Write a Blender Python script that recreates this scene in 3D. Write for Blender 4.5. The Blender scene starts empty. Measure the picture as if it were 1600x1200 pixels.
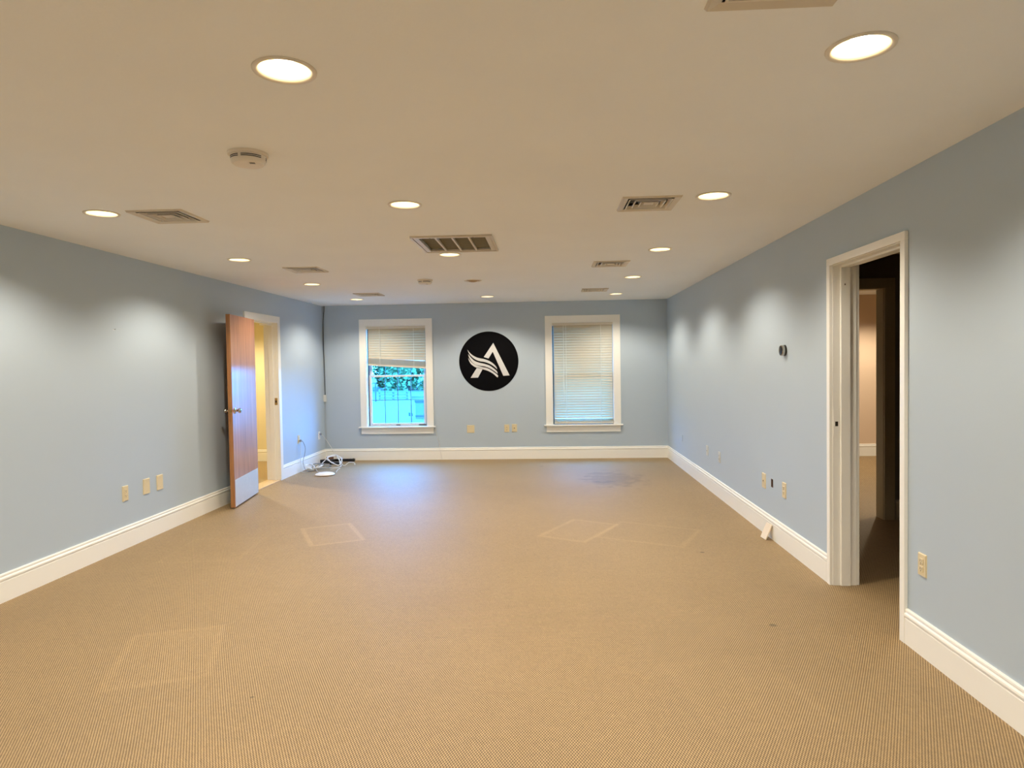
import bpy, bmesh, math, random
from mathutils import Vector, Matrix
from mathutils.geometry import delaunay_2d_cdt, tessellate_polygon
random.seed(7)
C = bpy.context.scene.collection
scene = bpy.context.scene
# ------------------------------------------------------------------ room measures (metres)
H = 2.44
XL, XR, D = -3.529, 1.849, 10.374
YR = -2.9                       # wall behind the camera
LX = (-2.696, -0.830, 0.978)    # downlight columns
LY0, LSP = 2.139, 1.8236        # first visible row, spacing
BH = 0.184                      # baseboard height
# ------------------------------------------------------------------ camera
R_ = Vector((0.998499, 0.05234, -0.016162)); U_ = Vector((0.014557, 0.03091, 0.999416)); F_ = Vector((-0.052809, 0.998151, -0.030101))
cd = bpy.data.cameras.new('camera'); cam = bpy.data.objects.new('camera', cd); C.objects.link(cam)
M = Matrix.Identity(4)
for i in range(3):
    M[i][0] = R_[i]; M[i][1] = U_[i]; M[i][2] = -F_[i]
M[2][3] = 1.483
cam.matrix_world = M
cd.sensor_fit = 'HORIZONTAL'; cd.sensor_width = 36; cd.lens = 1043.25 / 1600 * 36
cd.clip_start = 0.05; cd.clip_end = 300
scene.camera = cam
# ------------------------------------------------------------------ view
scene.view_settings.view_transform = 'Standard'
scene.view_settings.look = 'None'
scene.view_settings.gamma = 1.0
scene.view_settings.use_curve_mapping = False
scene.view_settings.exposure = 0.0
scene.cycles.max_bounces = 14
scene.cycles.diffuse_bounces = 8
scene.cycles.sample_clamp_indirect = 4.0
scene.cycles.use_denoising = True
# ------------------------------------------------------------------ world: bright pale blue overcast
SKY = 42.0
w = bpy.data.worlds.new('sky'); scene.world = w; w.use_nodes = True
bg = w.node_tree.nodes['Background']
bg.inputs['Color'].default_value = (0.06, 0.375, 1.0, 1); bg.inputs['Strength'].default_value = SKY
# ------------------------------------------------------------------ lights
LAMP_COL = (1.0, 0.89, 0.73)
LAMP_W = 70.0
def spot(name, x, y, watt=LAMP_W, col=LAMP_COL, z=H + 0.0):
    l = bpy.data.lights.new(name, 'SPOT'); l.energy = watt; l.color = col
    l.spot_size = math.radians(142); l.spot_blend = 0.55; l.shadow_soft_size = 0.035
    o = bpy.data.objects.new(name, l); C.objects.link(o); o.location = (x, y, z)
    return o
for k in range(-2, 5):
    for ci, x in enumerate(LX):
        if ci == 1 and k == 3: continue
        spot('downlight_lamp', x, LY0 + LSP * k, z=H + 0.0 if k >= 0 else H - 0.01)
spot('side_room_lamp', -4.7, 9.2, 150, (1.0, 0.84, 0.52), H - 0.03)
spot('far_room_lamp', 4.7, 9.3, 150, (1.0, 0.84, 0.62), H - 0.03)
spot('far_room_lamp', 4.4, 7.4, 100, (1.0, 0.84, 0.62), H - 0.03)
def portal(cx, cz, sx, sz):
    l = bpy.data.lights.new('window_portal', 'AREA'); l.shape = 'RECTANGLE'; l.size = sx; l.size_y = sz
    l.cycles.is_portal = True
    o = bpy.data.objects.new('window_portal', l); C.objects.link(o)
    o.location = (cx, D + 0.16, cz); o.rotation_euler = (math.radians(-90), 0, 0)
portal(-2.36, 1.32, 0.97, 1.62)
portal(0.55, 1.32, 0.97, 1.62)

# ------------------------------------------------------------------ material helpers
class V:
    def __init__(s, nt, sock): s.nt = nt; s.s = sock
    def _m(s, op, b=None, c=None):
        n = s.nt.nodes.new('ShaderNodeMath'); n.operation = op
        s.nt.links.new(s.s, n.inputs[0])
        for i, q in ((1, b), (2, c)):
            if q is None: continue
            if isinstance(q, V): s.nt.links.new(q.s, n.inputs[i])
            else: n.inputs[i].default_value = q
        return V(s.nt, n.outputs[0])
    def __add__(s, b): return s._m('ADD', b)
    def __sub__(s, b): return s._m('SUBTRACT', b)
    def __mul__(s, b): return s._m('MULTIPLY', b)
    def __truediv__(s, b): return s._m('DIVIDE', b)
    def max(s, b): return s._m('MAXIMUM', b)
    def min(s, b): return s._m('MINIMUM', b)
    def abs(s): return s._m('ABSOLUTE')
    def sin(s): return s._m('SINE')
    def pow(s, b): return s._m('POWER', b)
    def step(s, e, wd):      # 1 below e, 0 above e+wd
        n = s.nt.nodes.new('ShaderNodeMapRange'); n.interpolation_type = 'SMOOTHSTEP'
        s.nt.links.new(s.s, n.inputs['Value']); n.inputs['From Min'].default_value = e; n.inputs['From Max'].default_value = e + wd
        n.inputs['To Min'].default_value = 1; n.inputs['To Max'].default_value = 0
        return V(s.nt, n.outputs[0])
MATS = {}
def mat(name, col, rough=0.5, metal=0.0, noise=0.0, nscale=20.0, bump=0.0, bscale=200.0, spec=0.5, coat=0.0, trans=None, emit=None):
    if name in MATS: return MATS[name]
    m = bpy.data.materials.new(name); m.use_nodes = True; nt = m.node_tree; b = nt.nodes['Principled BSDF']
    b.inputs['Base Color'].default_value = (*col, 1); b.inputs['Roughness'].default_value = rough
    b.inputs['Metallic'].default_value = metal; b.inputs['Specular IOR Level'].default_value = spec
    b.inputs['Coat Weight'].default_value = coat; b.inputs['Coat Roughness'].default_value = 0.15
    tc = nt.nodes.new('ShaderNodeTexCoord')
    if noise:
        n = nt.nodes.new('ShaderNodeTexNoise'); n.inputs['Scale'].default_value = nscale; n.inputs['Detail'].default_value = 4
        nt.links.new(tc.outputs['Object'], n.inputs['Vector'])
        mx = nt.nodes.new('ShaderNodeMix'); mx.data_type = 'RGBA'
        mx.inputs[6].default_value = (*[c * (1 - noise) for c in col], 1); mx.inputs[7].default_value = (*[min(1, c * (1 + noise)) for c in col], 1)
        nt.links.new(n.outputs['Fac'], mx.inputs[0]); nt.links.new(mx.outputs[2], b.inputs['Base Color'])
    if bump:
        n = nt.nodes.new('ShaderNodeTexNoise'); n.inputs['Scale'].default_value = bscale
        nt.links.new(tc.outputs['Object'], n.inputs['Vector'])
        bp = nt.nodes.new('ShaderNodeBump'); bp.inputs['Strength'].default_value = bump; bp.inputs['Distance'].default_value = 0.002
        nt.links.new(n.outputs['Fac'], bp.inputs['Height']); nt.links.new(bp.outputs['Normal'], b.inputs['Normal'])
    if emit:
        b.inputs['Emission Color'].default_value = (*emit[0], 1); b.inputs['Emission Strength'].default_value = emit[1]
    if trans:
        t = nt.nodes.new('ShaderNodeBsdfTranslucent'); t.inputs['Color'].default_value = (*col, 1)
        mx = nt.nodes.new('ShaderNodeMixShader'); mx.inputs[0].default_value = trans
        nt.links.new(b.outputs[0], mx.inputs[1]); nt.links.new(t.outputs[0], mx.inputs[2])
        nt.links.new(mx.outputs[0], nt.nodes['Material Output'].inputs['Surface'])
    MATS[name] = m
    return m
def mat_carpet(name, marks=True):
    m = bpy.data.materials.new(name); m.use_nodes = True; nt = m.node_tree; b = nt.nodes['Principled BSDF']
    b.inputs['Roughness'].default_value = 0.60; b.inputs['Specular IOR Level'].default_value = 0.5
    b.inputs['Sheen Weight'].default_value = 0.0; b.inputs['Sheen Roughness'].default_value = 0.4
    tc = nt.nodes.new('ShaderNodeTexCoord'); P = tc.outputs['Object']
    def noise(scale, det=3):
        n = nt.nodes.new('ShaderNodeTexNoise'); n.inputs['Scale'].default_value = scale; n.inputs['Detail'].default_value = det
        nt.links.new(P, n.inputs['Vector']); return V(nt, n.outputs['Fac'])
    sx = nt.nodes.new('ShaderNodeSeparateXYZ'); nt.links.new(P, sx.inputs[0])
    X, Y = V(nt, sx.outputs[0]), V(nt, sx.outputs[1])
    wob = (noise(2.2) - 0.5) * 1.6
    jit = (noise(95, 2) - 0.5) * 1.6
    cx_ = (X * (2 * math.pi / 0.0115) + wob + jit + math.pi / 2).sin()
    cy_ = (Y * (2 * math.pi / 0.0215) + wob * 0.6 + jit * 0.8).sin()
    weave = cx_ * cy_ * 0.5 + 0.5                 # 0 hole .. 1 nub, alternate rows offset
    weave = weave * 0.80 + noise(420, 2) * 0.30
    big = noise(0.55, 4); mid = noise(3.5, 3)
    # base colour
    rp = nt.nodes.new('ShaderNodeValToRGB'); nt.links.new(weave.s, rp.inputs['Fac'])
    e = rp.color_ramp.elements
    e[0].position = 0.10; e[0].color = (0.05, 0.027, 0.010, 1)
    e[1].position = 0.95; e[1].color = (0.60, 0.435, 0.225, 1)
    q = rp.color_ramp.elements.new(0.5); q.color = (0.25, 0.163, 0.073, 1)
    val = (big - 0.5) * 0.30 + (mid - 0.5) * 0.10 + (noise(38, 3) - 0.5) * 0.34 + (noise(13, 3) - 0.5) * 0.14 + 0.985
    if marks:
        def local(cx, cy, ang):
            ca, sa = math.cos(ang), math.sin(ang)
            u = (X - cx) * ca + (Y - cy) * sa
            v = (Y - cy) * ca - (X - cx) * sa
            return u, v
        def rect(cx, cy, ang, hw, hh, amp, fill, open_bottom=False):
            u, v = local(cx, cy, ang)
            d = (u.abs() - hw).max(v.abs() - hh)            # signed box distance
            edge = (d + 0.0).abs().step(0.008, 0.022)
            return edge * amp + d.step(-0.02, 0.03) * fill
        for r in ((-1.93, 5.79, 0.47, 0.215, 0.325, 0.20, 0.06), (0.262, 5.905, -0.50, 0.215, 0.34, 0.17, 0.055),
                  (0.86, 5.78, -0.46, 0.36, 0.30, 0.11, 0.0), (-1.99, 3.33, 0.36, 0.23, 0.33, 0.09, 0.05),
                  (-2.75, 5.30, 0.10, 0.30, 0.34, 0.05, 0.02), (0.85, 3.0, 0.2, 0.25, 0.3, 0.04, 0.02)):
            val = val + rect(*r)
        # grey stain near the back wall and small dark spots
        u, v = local(0.82, 8.55, 0.1)
        dist = (u / 0.42).pow(2.0).abs() + (v / 0.62).pow(2.0).abs()
        st = (dist + (noise(7, 5) - 0.5) * 4.2).step(0.2, 0.9)
        val = val - st * 0.24
        u, v = local(0.66, 8.32, 0.05)
        val = val - ((u / 0.20).pow(2.0).abs() + (v / 0.10).pow(2.0).abs() + (noise(11, 4) - 0.5) * 1.6).step(0.2, 0.8) * 0.20
        for (px, py, rr) in ((1.24, 3.76, 0.022), (1.18, 5.2, 0.02), (-0.1, 9.6, 0.03), (-1.35, 2.9, 0.01), (0.3, 4.6, 0.008)):
            u, v = local(px, py, 0)
            val = val - ((u * u) + (v * v)).step(rr * rr * 0.3, rr * rr) * 0.45
    vm = nt.nodes.new('ShaderNodeVectorMath'); vm.operation = 'SCALE'
    nt.links.new(rp.outputs[0], vm.inputs[0]); nt.links.new(val.s, vm.inputs['Scale'])
    nt.links.new(vm.outputs[0], b.inputs['Base Color'])
    bp = nt.nodes.new('ShaderNodeBump'); bp.inputs['Strength'].default_value = 0.35; bp.inputs['Distance'].default_value = 0.003
    nt.links.new(weave.s, bp.inputs['Height']); nt.links.new(bp.outputs[0], b.inputs['Normal'])
    return m
def mat_wood(name, dark, light, rough=0.33):
    m = bpy.data.materials.new(name); m.use_nodes = True; nt = m.node_tree; b = nt.nodes['Principled BSDF']
    tc = nt.nodes.new('ShaderNodeTexCoord'); mp = nt.nodes.new('ShaderNodeMapping'); mp.inputs['Scale'].default_value = (14, 14, 0.7)
    nt.links.new(tc.outputs['Object'], mp.inputs[0])
    n = nt.nodes.new('ShaderNodeTexNoise'); n.inputs['Scale'].default_value = 2.0; n.inputs['Detail'].default_value = 8; n.inputs['Distortion'].default_value = 0.6
    nt.links.new(mp.outputs[0], n.inputs['Vector'])
    rp = nt.nodes.new('ShaderNodeValToRGB'); nt.links.new(n.outputs['Fac'], rp.inputs[0])
    rp.color_ramp.elements[0].position = 0.3; rp.color_ramp.elements[0].color = (*dark, 1)
    rp.color_ramp.elements[1].position = 0.72; rp.color_ramp.elements[1].color = (*light, 1)
    nt.links.new(rp.outputs[0], b.inputs['Base Color'])
    b.inputs['Roughness'].default_value = rough; b.inputs['Specular IOR Level'].default_value = 0.6
    b.inputs['Coat Weight'].default_value = 0.6; b.inputs['Coat Roughness'].default_value = 0.22
    return m
def mat_glass():
    m = bpy.data.materials.new('window_glass'); m.use_nodes = True; nt = m.node_tree
    nt.nodes.remove(nt.nodes['Principled BSDF'])
    t = nt.nodes.new('ShaderNodeBsdfTransparent'); t.inputs['Color'].default_value = (0.78, 0.96, 0.98, 1)
    g = nt.nodes.new('ShaderNodeBsdfGlossy'); g.inputs['Roughness'].default_value = 0.03
    fr = nt.nodes.new('ShaderNodeFresnel'); fr.inputs['IOR'].default_value = 1.45
    mx = nt.nodes.new('ShaderNodeMixShader')
    nt.links.new(fr.outputs[0], mx.inputs[0]); nt.links.new(t.outputs[0], mx.inputs[1]); nt.links.new(g.outputs[0], mx.inputs[2])
    nt.links.new(mx.outputs[0], nt.nodes['Material Output'].inputs['Surface'])
    return m
BLUE = mat('blue_wall_paint', (0.47, 0.56, 0.65), 0.55, noise=0.02, nscale=1.2, bump=0.08, bscale=260, spec=0.35)
CEIL = mat('ceiling_paint', (0.90, 0.92, 0.93), 0.8, noise=0.035, nscale=1.6, bump=0.25, bscale=70, spec=0.2)
TRIM = mat('trim_paint', (0.92, 0.92, 0.88), 0.32, noise=0.015, nscale=3, spec=0.5)
CREAM = mat('side_room_paint', (0.82, 0.74, 0.50), 0.6, noise=0.02, nscale=2)
PEACH = mat('far_room_paint', (0.72, 0.56, 0.42), 0.6, noise=0.02, nscale=2)
HALL = mat('hall_shade_paint', (0.22, 0.17, 0.12), 0.6, noise=0.03, nscale=2)  # beige hall surfaces, the unlit hall's shade put into this dark brown
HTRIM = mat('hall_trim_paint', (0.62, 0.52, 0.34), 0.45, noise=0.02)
CARPET = mat_carpet('woven_tan_carpet'); 
SIDECARPET = mat('side_room_carpet', (0.42, 0.31, 0.17), 0.9, noise=0.15, nscale=60, bump=0.5, bscale=300)
OAK = mat_wood('door_oak_veneer', (0.34, 0.135, 0.055), (0.56, 0.26, 0.125))
OAKEDGE = mat_wood('door_edge_wood', (0.30, 0.12, 0.03), (0.48, 0.21, 0.06), 0.5)
THRESH = mat_wood('threshold_wood', (0.62, 0.42, 0.2), (0.8, 0.6, 0.33), 0.4)
STEEL = mat('satin_aluminium', (0.78, 0.79, 0.74), 0.42, 0.75, noise=0.06, nscale=30)
NICKEL = mat('brushed_nickel', (0.55, 0.52, 0.47), 0.22, 1.0)
BRASS = mat('aged_brass', (0.42, 0.29, 0.12), 0.35, 1.0)
IVORY = mat('ivory_plastic', (0.72, 0.62, 0.40), 0.35)
WHITE = mat('white_plastic', (0.82, 0.82, 0.80), 0.35)
BLACK = mat('black_plastic', (0.012, 0.012, 0.014), 0.3)
DARK = mat('dark_cavity', (0.02, 0.017, 0.012), 0.9)
SIGNBLACK = mat('sign_black', (0.003, 0.003, 0.004), 0.6, spec=0.06)
SIGNGREY = mat('sign_light_grey', (0.66, 0.66, 0.66), 0.5)
GRILLE = mat('grille_paint', (0.66, 0.59, 0.48), 0.4)
LOUV = mat('louvre_paint', (0.74, 0.67, 0.55), 0.35)
FILTER = mat('filter_cloth', (0.15, 0.125, 0.06), 0.9, noise=0.25, nscale=60, bump=0.4)
REFL = mat('lamp_reflector', (0.97, 0.85, 0.48), 0.5, 0.0, emit=None, spec=0.8)
BULB = mat('lamp_glow', (1, 1, 1), 0.5, emit=((1.0, 0.88, 0.66), 13.0))
UNLIT = mat('unlit_lamp_face', (0.42, 0.28, 0.12), 0.5)
RING = mat('trim_ring_white', (0.80, 0.74, 0.64), 0.4)
SLAT = mat('blind_slat', (0.62, 0.54, 0.39), 0.45, trans=0.06)
RAIL = mat('blind_rail', (0.74, 0.69, 0.58), 0.4)
CORD = mat('ladder_cord', (0.85, 0.82, 0.72), 0.7)
SASH = mat('sash_white', (0.78, 0.80, 0.82), 0.35)
MUNTIN = mat('muntin_grey', (0.07, 0.09, 0.10), 0.4)
GLASS = mat_glass()
WCORD = mat('white_cord', (0.78, 0.78, 0.76), 0.45)
GCORD = mat('grey_cord', (0.25, 0.26, 0.28), 0.5)
BROWN = mat('brown_plastic', (0.16, 0.08, 0.05), 0.5)
DOME = mat('white_dome', (0.86, 0.84, 0.80), 0.3)

# ------------------------------------------------------------------ mesh helpers
def link(name, me, m, parent=None, smooth=False):
    if m: me.materials.append(m)
    o = bpy.data.objects.new(name, me); C.objects.link(o)
    if parent: o.parent = parent
    if smooth:
        for p in me.polygons: p.use_smooth = True
    return o
class MB:
    def __init__(s): s.v = []; s.f = []
    def add(s, vs, fs):
        k = len(s.v); s.v += [tuple(q) for q in vs]; s.f += [tuple(i + k for i in f) for f in fs]; return s
    def box(s, a, b, M=None):
        x0, y0, z0 = a; x1, y1, z1 = b
        vs = [Vector(q) for q in ((x0,y0,z0),(x1,y0,z0),(x1,y1,z0),(x0,y1,z0),(x0,y0,z1),(x1,y0,z1),(x1,y1,z1),(x0,y1,z1))]
        if M: vs = [M @ q for q in vs]
        return s.add(vs, [(0,3,2,1),(4,5,6,7),(0,1,5,4),(1,2,6,5),(2,3,7,6),(3,0,4,7)])
    def lathe(s, prof, c=(0,0,0), n=32, M=None, cap0=True, cap1=True):
        vs = []; fs = []
        for (r, z) in prof:
            for i in range(n):
                a = 2 * math.pi * i / n
                q = Vector((r * math.cos(a), r * math.sin(a), z)); q = (M @ q) if M else q + Vector(c); vs.append(q)
        for j in range(len(prof) - 1):
            for i in range(n):
                fs.append((j*n+i, j*n+(i+1) % n, (j+1)*n+(i+1) % n, (j+1)*n+i))
        if cap0: fs.append(tuple(reversed(range(n))))
        if cap1: fs.append(tuple(range((len(prof)-1)*n, len(prof)*n)))
        return s.add(vs, fs)
    def tube(s, pts, r, n=6):
        pts = [Vector(p) for p in pts]; vs = []; fs = []; up = Vector((0.13, 0.31, 0.94)).normalized()
        for i, p in enumerate(pts):
            t = (pts[min(i+1, len(pts)-1)] - pts[max(i-1, 0)]).normalized()
            a = t.cross(up)
            if a.length < 0.05: a = t.cross(Vector((1, 0, 0)))
            a.normalize(); b = t.cross(a).normalized()
            for k in range(n):
                an = 2 * math.pi * k / n; vs.append(p + a * (r * math.cos(an)) + b * (r * math.sin(an)))
        for i in range(len(pts) - 1):
            for k in range(n): fs.append((i*n+k, i*n+(k+1) % n, (i+1)*n+(k+1) % n, (i+1)*n+k))
        fs.append(tuple(range(n))); fs.append(tuple(reversed(range((len(pts)-1)*n, len(pts)*n))))
        return s.add(vs, fs)
    def mesh(s, name):
        me = bpy.data.meshes.new(name); me.from_pydata(s.v, [], s.f); me.update()
        bm = bmesh.new(); bm.from_mesh(me); bmesh.ops.recalc_face_normals(bm, faces=bm.faces); bm.to_mesh(me); bm.free()
        return me
    def build(s, name, m, parent=None, smooth=False, bevel=0, auto=False):
        me = s.mesh(name)
        if bevel:
            bm = bmesh.new(); bm.from_mesh(me)
            bmesh.ops.bevel(bm, geom=list(bm.edges), offset=bevel, segments=2, profile=0.6, affect='EDGES', clamp_overlap=True)
            bm.to_mesh(me); bm.free()
        o = link(name, me, m, parent, smooth)
        if auto:
            me.shade_auto = True if hasattr(me, 'shade_auto') else None
        return o
def smooth_angle(o, deg=35):
    me = o.data
    for p in me.polygons: p.use_smooth = True
    bm = bmesh.new(); bm.from_mesh(me)
    for e in bm.edges:
        if len(e.link_faces) == 2 and e.calc_face_angle(0) > math.radians(deg): e.smooth = False
    bm.to_mesh(me); bm.free()
def box(name, a, b, m, parent=None, bevel=0.0):
    return MB().box(a, b).build(name, m, parent, bevel=bevel)
def empty(name, loc=(0,0,0), rotz=0, rot=None):
    o = bpy.data.objects.new(name, None); C.objects.link(o); o.location = loc; o.rotation_euler = rot or (0, 0, rotz); o.empty_display_size = 0.1
    return o
def tag(o, label, cat, group=None, kind=None):
    o['label'] = label; o['category'] = cat
    if group: o['group'] = group
    if kind: o['kind'] = kind
    return o
def struct(o, label=None, cat=None):
    o['kind'] = 'structure'
    if label: o['label'] = label
    if cat: o['category'] = cat
    return o
def panel(name, O, U, W, umax, vmax, thick, holes, m, parent=None):
    """flat slab from O spanned by U (0..umax) and W (0..vmax), with rect ('r',u0,v0,u1,v1) or circle ('c',u,v,r) holes; thickness along N = U x W * thick"""
    O, U, W = Vector(O), Vector(U), Vector(W); N = U.cross(W)
    verts = [(0,0),(umax,0),(umax,vmax),(0,vmax)]; faces = [[0,1,2,3]]; tests = []
    for h in holes:
        k = len(verts)
        if h[0] == 'r': pts = [(h[1],h[2]),(h[3],h[2]),(h[3],h[4]),(h[1],h[4])]
        else: pts = [(h[1]+h[3]*math.cos(2*math.pi*i/28), h[2]+h[3]*math.sin(2*math.pi*i/28)) for i in range(28)]
        verts += pts; faces.append(list(range(k, k+len(pts)))); tests.append(h)
    vo, eo, fo, *_ = delaunay_2d_cdt([Vector(q) for q in verts], [], faces, 1, 1e-6)
    keep = []
    for f in fo:
        c = sum((vo[i] for i in f), Vector((0, 0))) / len(f)
        inside = any((h[0] == 'r' and h[1] < c.x < h[3] and h[2] < c.y < h[4]) or (h[0] == 'c' and (c - Vector((h[1], h[2]))).length < h[3]) for h in tests)
        if not inside: keep.append(list(f))
    n = len(vo)
    v3 = [O + U * q.x + W * q.y for q in vo] + [O + U * q.x + W * q.y + N * thick for q in vo]
    f3 = [tuple(f) for f in keep] + [tuple(i + n for i in reversed(f)) for f in keep]
    cnt = {}
    for f in keep:
        for i in range(len(f)):
            e = (f[i], f[(i+1) % len(f)]); cnt[e] = cnt.get(e, 0) + 1
    for (a, b) in list(cnt):
        if (b, a) not in cnt: f3.append((b, a, a + n, b + n))
    me = bpy.data.meshes.new(name); me.from_pydata([tuple(q) for q in v3], [], f3); me.update()
    bm = bmesh.new(); bm.from_mesh(me); bmesh.ops.recalc_face_normals(bm, faces=bm.faces); bm.to_mesh(me); bm.free()
    return link(name, me, m, parent)

# ------------------------------------------------------------------ shell
WT = 0.15
AX0, AX1, AY1 = -6.6, 7.6, D + 0.2
fl = panel('floor', (XL - 0.0, YR - 0.15, 0), (1,0,0), (0,1,0), XR + WT - XL, AY1 - YR + 0.15, -0.12, [], CARPET)
struct(fl, 'tan woven carpet floor of the large empty room', 'floor')
fl2 = box('floor', (AX0, YR - 0.15, -0.12), (XL - 0.0, AY1, 0.0), SIDECARPET); struct(fl2, 'yellowish carpet floor beyond the left doorway', 'floor')
fl3 = box('floor', (XR + WT, YR - 0.15, -0.12), (AX1, AY1, 0.0), CARPET); struct(fl3, 'dim carpet floor beyond the right doorway', 'floor')
def square_hole(cx, cy, s, sy=None):
    sy = sy or s
    return ('r', cx - s/2 - AX0, cy - sy/2 - (YR - 0.15), cx + s/2 - AX0, cy + sy/2 - (YR - 0.15))
VENTS = [(0.613, 1.700), (0.625, 4.100), (0.628, 6.545), (0.640, 8.85), (-2.343, 4.079), (-2.345, 6.46), (-2.355, 8.82)]
VS = 0.345
GRX0, GRX1, GRY0, GRY1 = -1.005, -0.392, 4.935, 5.605
holes = []
for k in range(0, 5):
    for x in LX: holes.append(('c', x - AX0, LY0 + LSP*k - (YR - 0.15), 0.0885))
for (x, y) in VENTS: holes.append(square_hole(x, y, VS - 0.07))
holes.append(square_hole((GRX0+GRX1)/2, (GRY0+GRY1)/2, GRX1-GRX0-0.09, GRY1-GRY0-0.09))
ce = panel('ceiling', (AX0, YR - 0.15, H), (1,0,0), (0,1,0), AX1 - AX0, AY1 - YR + 0.15, 0.16, holes, CEIL)
struct(ce, 'plain off-white painted ceiling with recessed lights and vents', 'ceiling')

o = box('light_seal_slab', (AX0 - 0.2, YR - 0.3, H + 0.162), (AX1 + 0.1, AY1 + 0.2, H + 0.25), DARK); struct(o, 'unseen slab added above the ceiling to keep sky light out of the vents', 'light blocker')  # unseen, added only to seal out sky light above the duct gaps
# door openings: (inner y0, inner y1, inner top)
LD = (7.715, 8.565, 2.063)
RD = (3.575, 4.432, 2.080)
JT = 0.02
o = panel('wall_left', (XL, YR, 0), (0,1,0), (0,0,1), D - YR + WT, H, -WT,
          [('r', LD[0]-JT-YR, -0.01, LD[1]+JT-YR, LD[2]+JT)], BLUE); struct(o, 'long blue painted left wall', 'wall')
o = panel('wall_right', (XR, YR, 0), (0,1,0), (0,0,1), D - YR + WT, H, WT,
          [('r', RD[0]-JT-YR, -0.01, RD[1]+JT-YR, RD[2]+JT), ('r', 5.588-YR, 0.424, 5.640-YR, 0.494)], BLUE); struct(o, 'long blue painted right wall', 'wall')
W1 = (-2.838, -1.887); W2 = (0.076, 1.027); WZ = (0.53, 2.114)
o = panel('wall_back', (XL, D, 0), (1,0,0), (0,0,1), XR - XL, H, -0.2,
          [('r', W1[0]-XL, WZ[0], W1[1]-XL, WZ[1]), ('r', W2[0]-XL, WZ[0], W2[1]-XL, WZ[1])], BLUE); struct(o, 'blue painted far wall with two windows', 'wall')
o = box('wall_front', (XL, YR - 0.15, 0), (XR, YR, H), BLUE); struct(o, 'blue wall behind the camera', 'wall')
# side room (left) and hall / far room (right)
def room_wall(name, a, b, m, label):
    o = box(name, a, b, m); struct(o, label, 'wall'); return o
room_wall('wall_side_room_far', (AX0, D, 0), (XL - WT, D + 0.2, H), CREAM, 'warm yellow wall beyond the left doorway')
room_wall('wall_side_room_near', (AX0, 6.6, 0), (XL - WT, 6.75, H), CREAM, 'near wall of the yellow side room')
room_wall('wall_side_room_left', (AX0 - 0.1, 6.6, 0), (AX0, D + 0.2, H), CREAM, 'outer wall of the yellow side room')
room_wall('wall_side_room_right', (XL - WT - 0.012, 6.75, 0), (XL - WT, LD[0] - JT - 0.09, H), CREAM, 'inner wall of the yellow side room')
room_wall('wall_side_room_corner', (XL - WT - 0.012, LD[1] + JT + 0.09, 0), (XL - WT, D, H), CREAM, 'wall strip beside the left doorway in the side room')
HX = XR + WT
room_wall('wall_far_room_back', (HX, D, 0), (AX1, D + 0.2, H), PEACH, 'lit peach wall seen through both right doorways')
room_wall('wall_hall_right', (AX1 - 0.1, 1.5, 0), (AX1, D, H), PEACH, 'right wall of the rooms beyond the right doorway')
room_wall('wall_hall_near', (HX, 1.4, 0), (AX1, 1.5, H), HALL, 'near wall of the unlit hall, shade in its dark colour')
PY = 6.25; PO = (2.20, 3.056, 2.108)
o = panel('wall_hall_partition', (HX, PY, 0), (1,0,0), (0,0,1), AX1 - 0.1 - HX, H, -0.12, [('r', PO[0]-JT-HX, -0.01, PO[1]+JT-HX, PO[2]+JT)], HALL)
struct(o, 'hall wall with a second doorway, coloured dark for the shade of the unlit hall', 'wall')
o = box('ceiling', (HX, 1.5, H - 0.02), (AX1 - 0.1, PY, H - 0.001), HALL); struct(o, 'sheet under the hall ceiling, its dark colour standing in for shade', 'ceiling')  # added sheet below the ceiling, hall shade painted as dark colour
o = box('wall_hall_lining', (HX, 1.5, 0), (HX + 0.012, RD[0] - 0.12, H - 0.02), HALL); struct(o, 'lining of the hall beside the doorway, coloured dark for shade', 'wall')
o = box('wall_hall_lining', (HX, RD[1] + 0.12, 0), (HX + 0.012, PY, H - 0.02), HALL); struct(o, 'lining of the hall beyond the doorway, coloured dark for shade', 'wall')

# ------------------------------------------------------------------ baseboards
BP = [(0,0),(.016,0),(.016,.132),(.0125,.135),(.0125,.139),(.018,.143),(.0195,.150),(.018,.158),(.013,.163),(.0115,.167),(.0135,.171),(.0125,.180),(.009,.184),(0,.184)]
def baseboard(name, p0, p1, nrm, label, m=TRIM, t0=1.0):
    p0, p1, nrm = Vector(p0), Vector(p1), Vector(nrm); vs = []; n = len(BP)
    for p in (p0, p1):
        for (d, z) in BP: vs.append(p + nrm * d + Vector((0, 0, z * BH / .184)))
    fs = [(i, (i+1) % n, n + (i+1) % n, n + i) for i in range(n)] + [tuple(range(n)), tuple(range(2*n-1, n-1, -1))]
    o = MB().add(vs, fs).build(name, m); struct(o, label, 'baseboard'); return o
baseboard('baseboard_left', (XL, YR, 0), (XL, 7.622, 0), (1,0,0), 'cream moulded baseboard along the left wall before the oak door')
baseboard('baseboard_left', (XL, 8.655, 0), (XL, D, 0), (1,0,0), 'cream moulded baseboard between left doorway and far corner')
baseboard('baseboard_back', (XL, D, 0), (XR, D, 0), (0,-1,0), 'cream moulded baseboard under the two windows')
baseboard('baseboard_right', (XR, YR, 0), (XR, 3.527, 0), (-1,0,0), 'cream moulded baseboard nearer than the right doorway')
baseboard('baseboard_right', (XR, 4.492, 0), (XR, D, 0), (-1,0,0), 'cream moulded baseboard beyond the right doorway')
baseboard('baseboard_side_room', (AX0, D, 0), (XL - WT, D, 0), (0,-1,0), 'baseboard on the yellow wall beyond the left doorway')
baseboard('baseboard_far_room', (HX, D, 0), (AX1, D, 0), (0,-1,0), 'baseboard on the lit peach wall beyond the hall')
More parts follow.
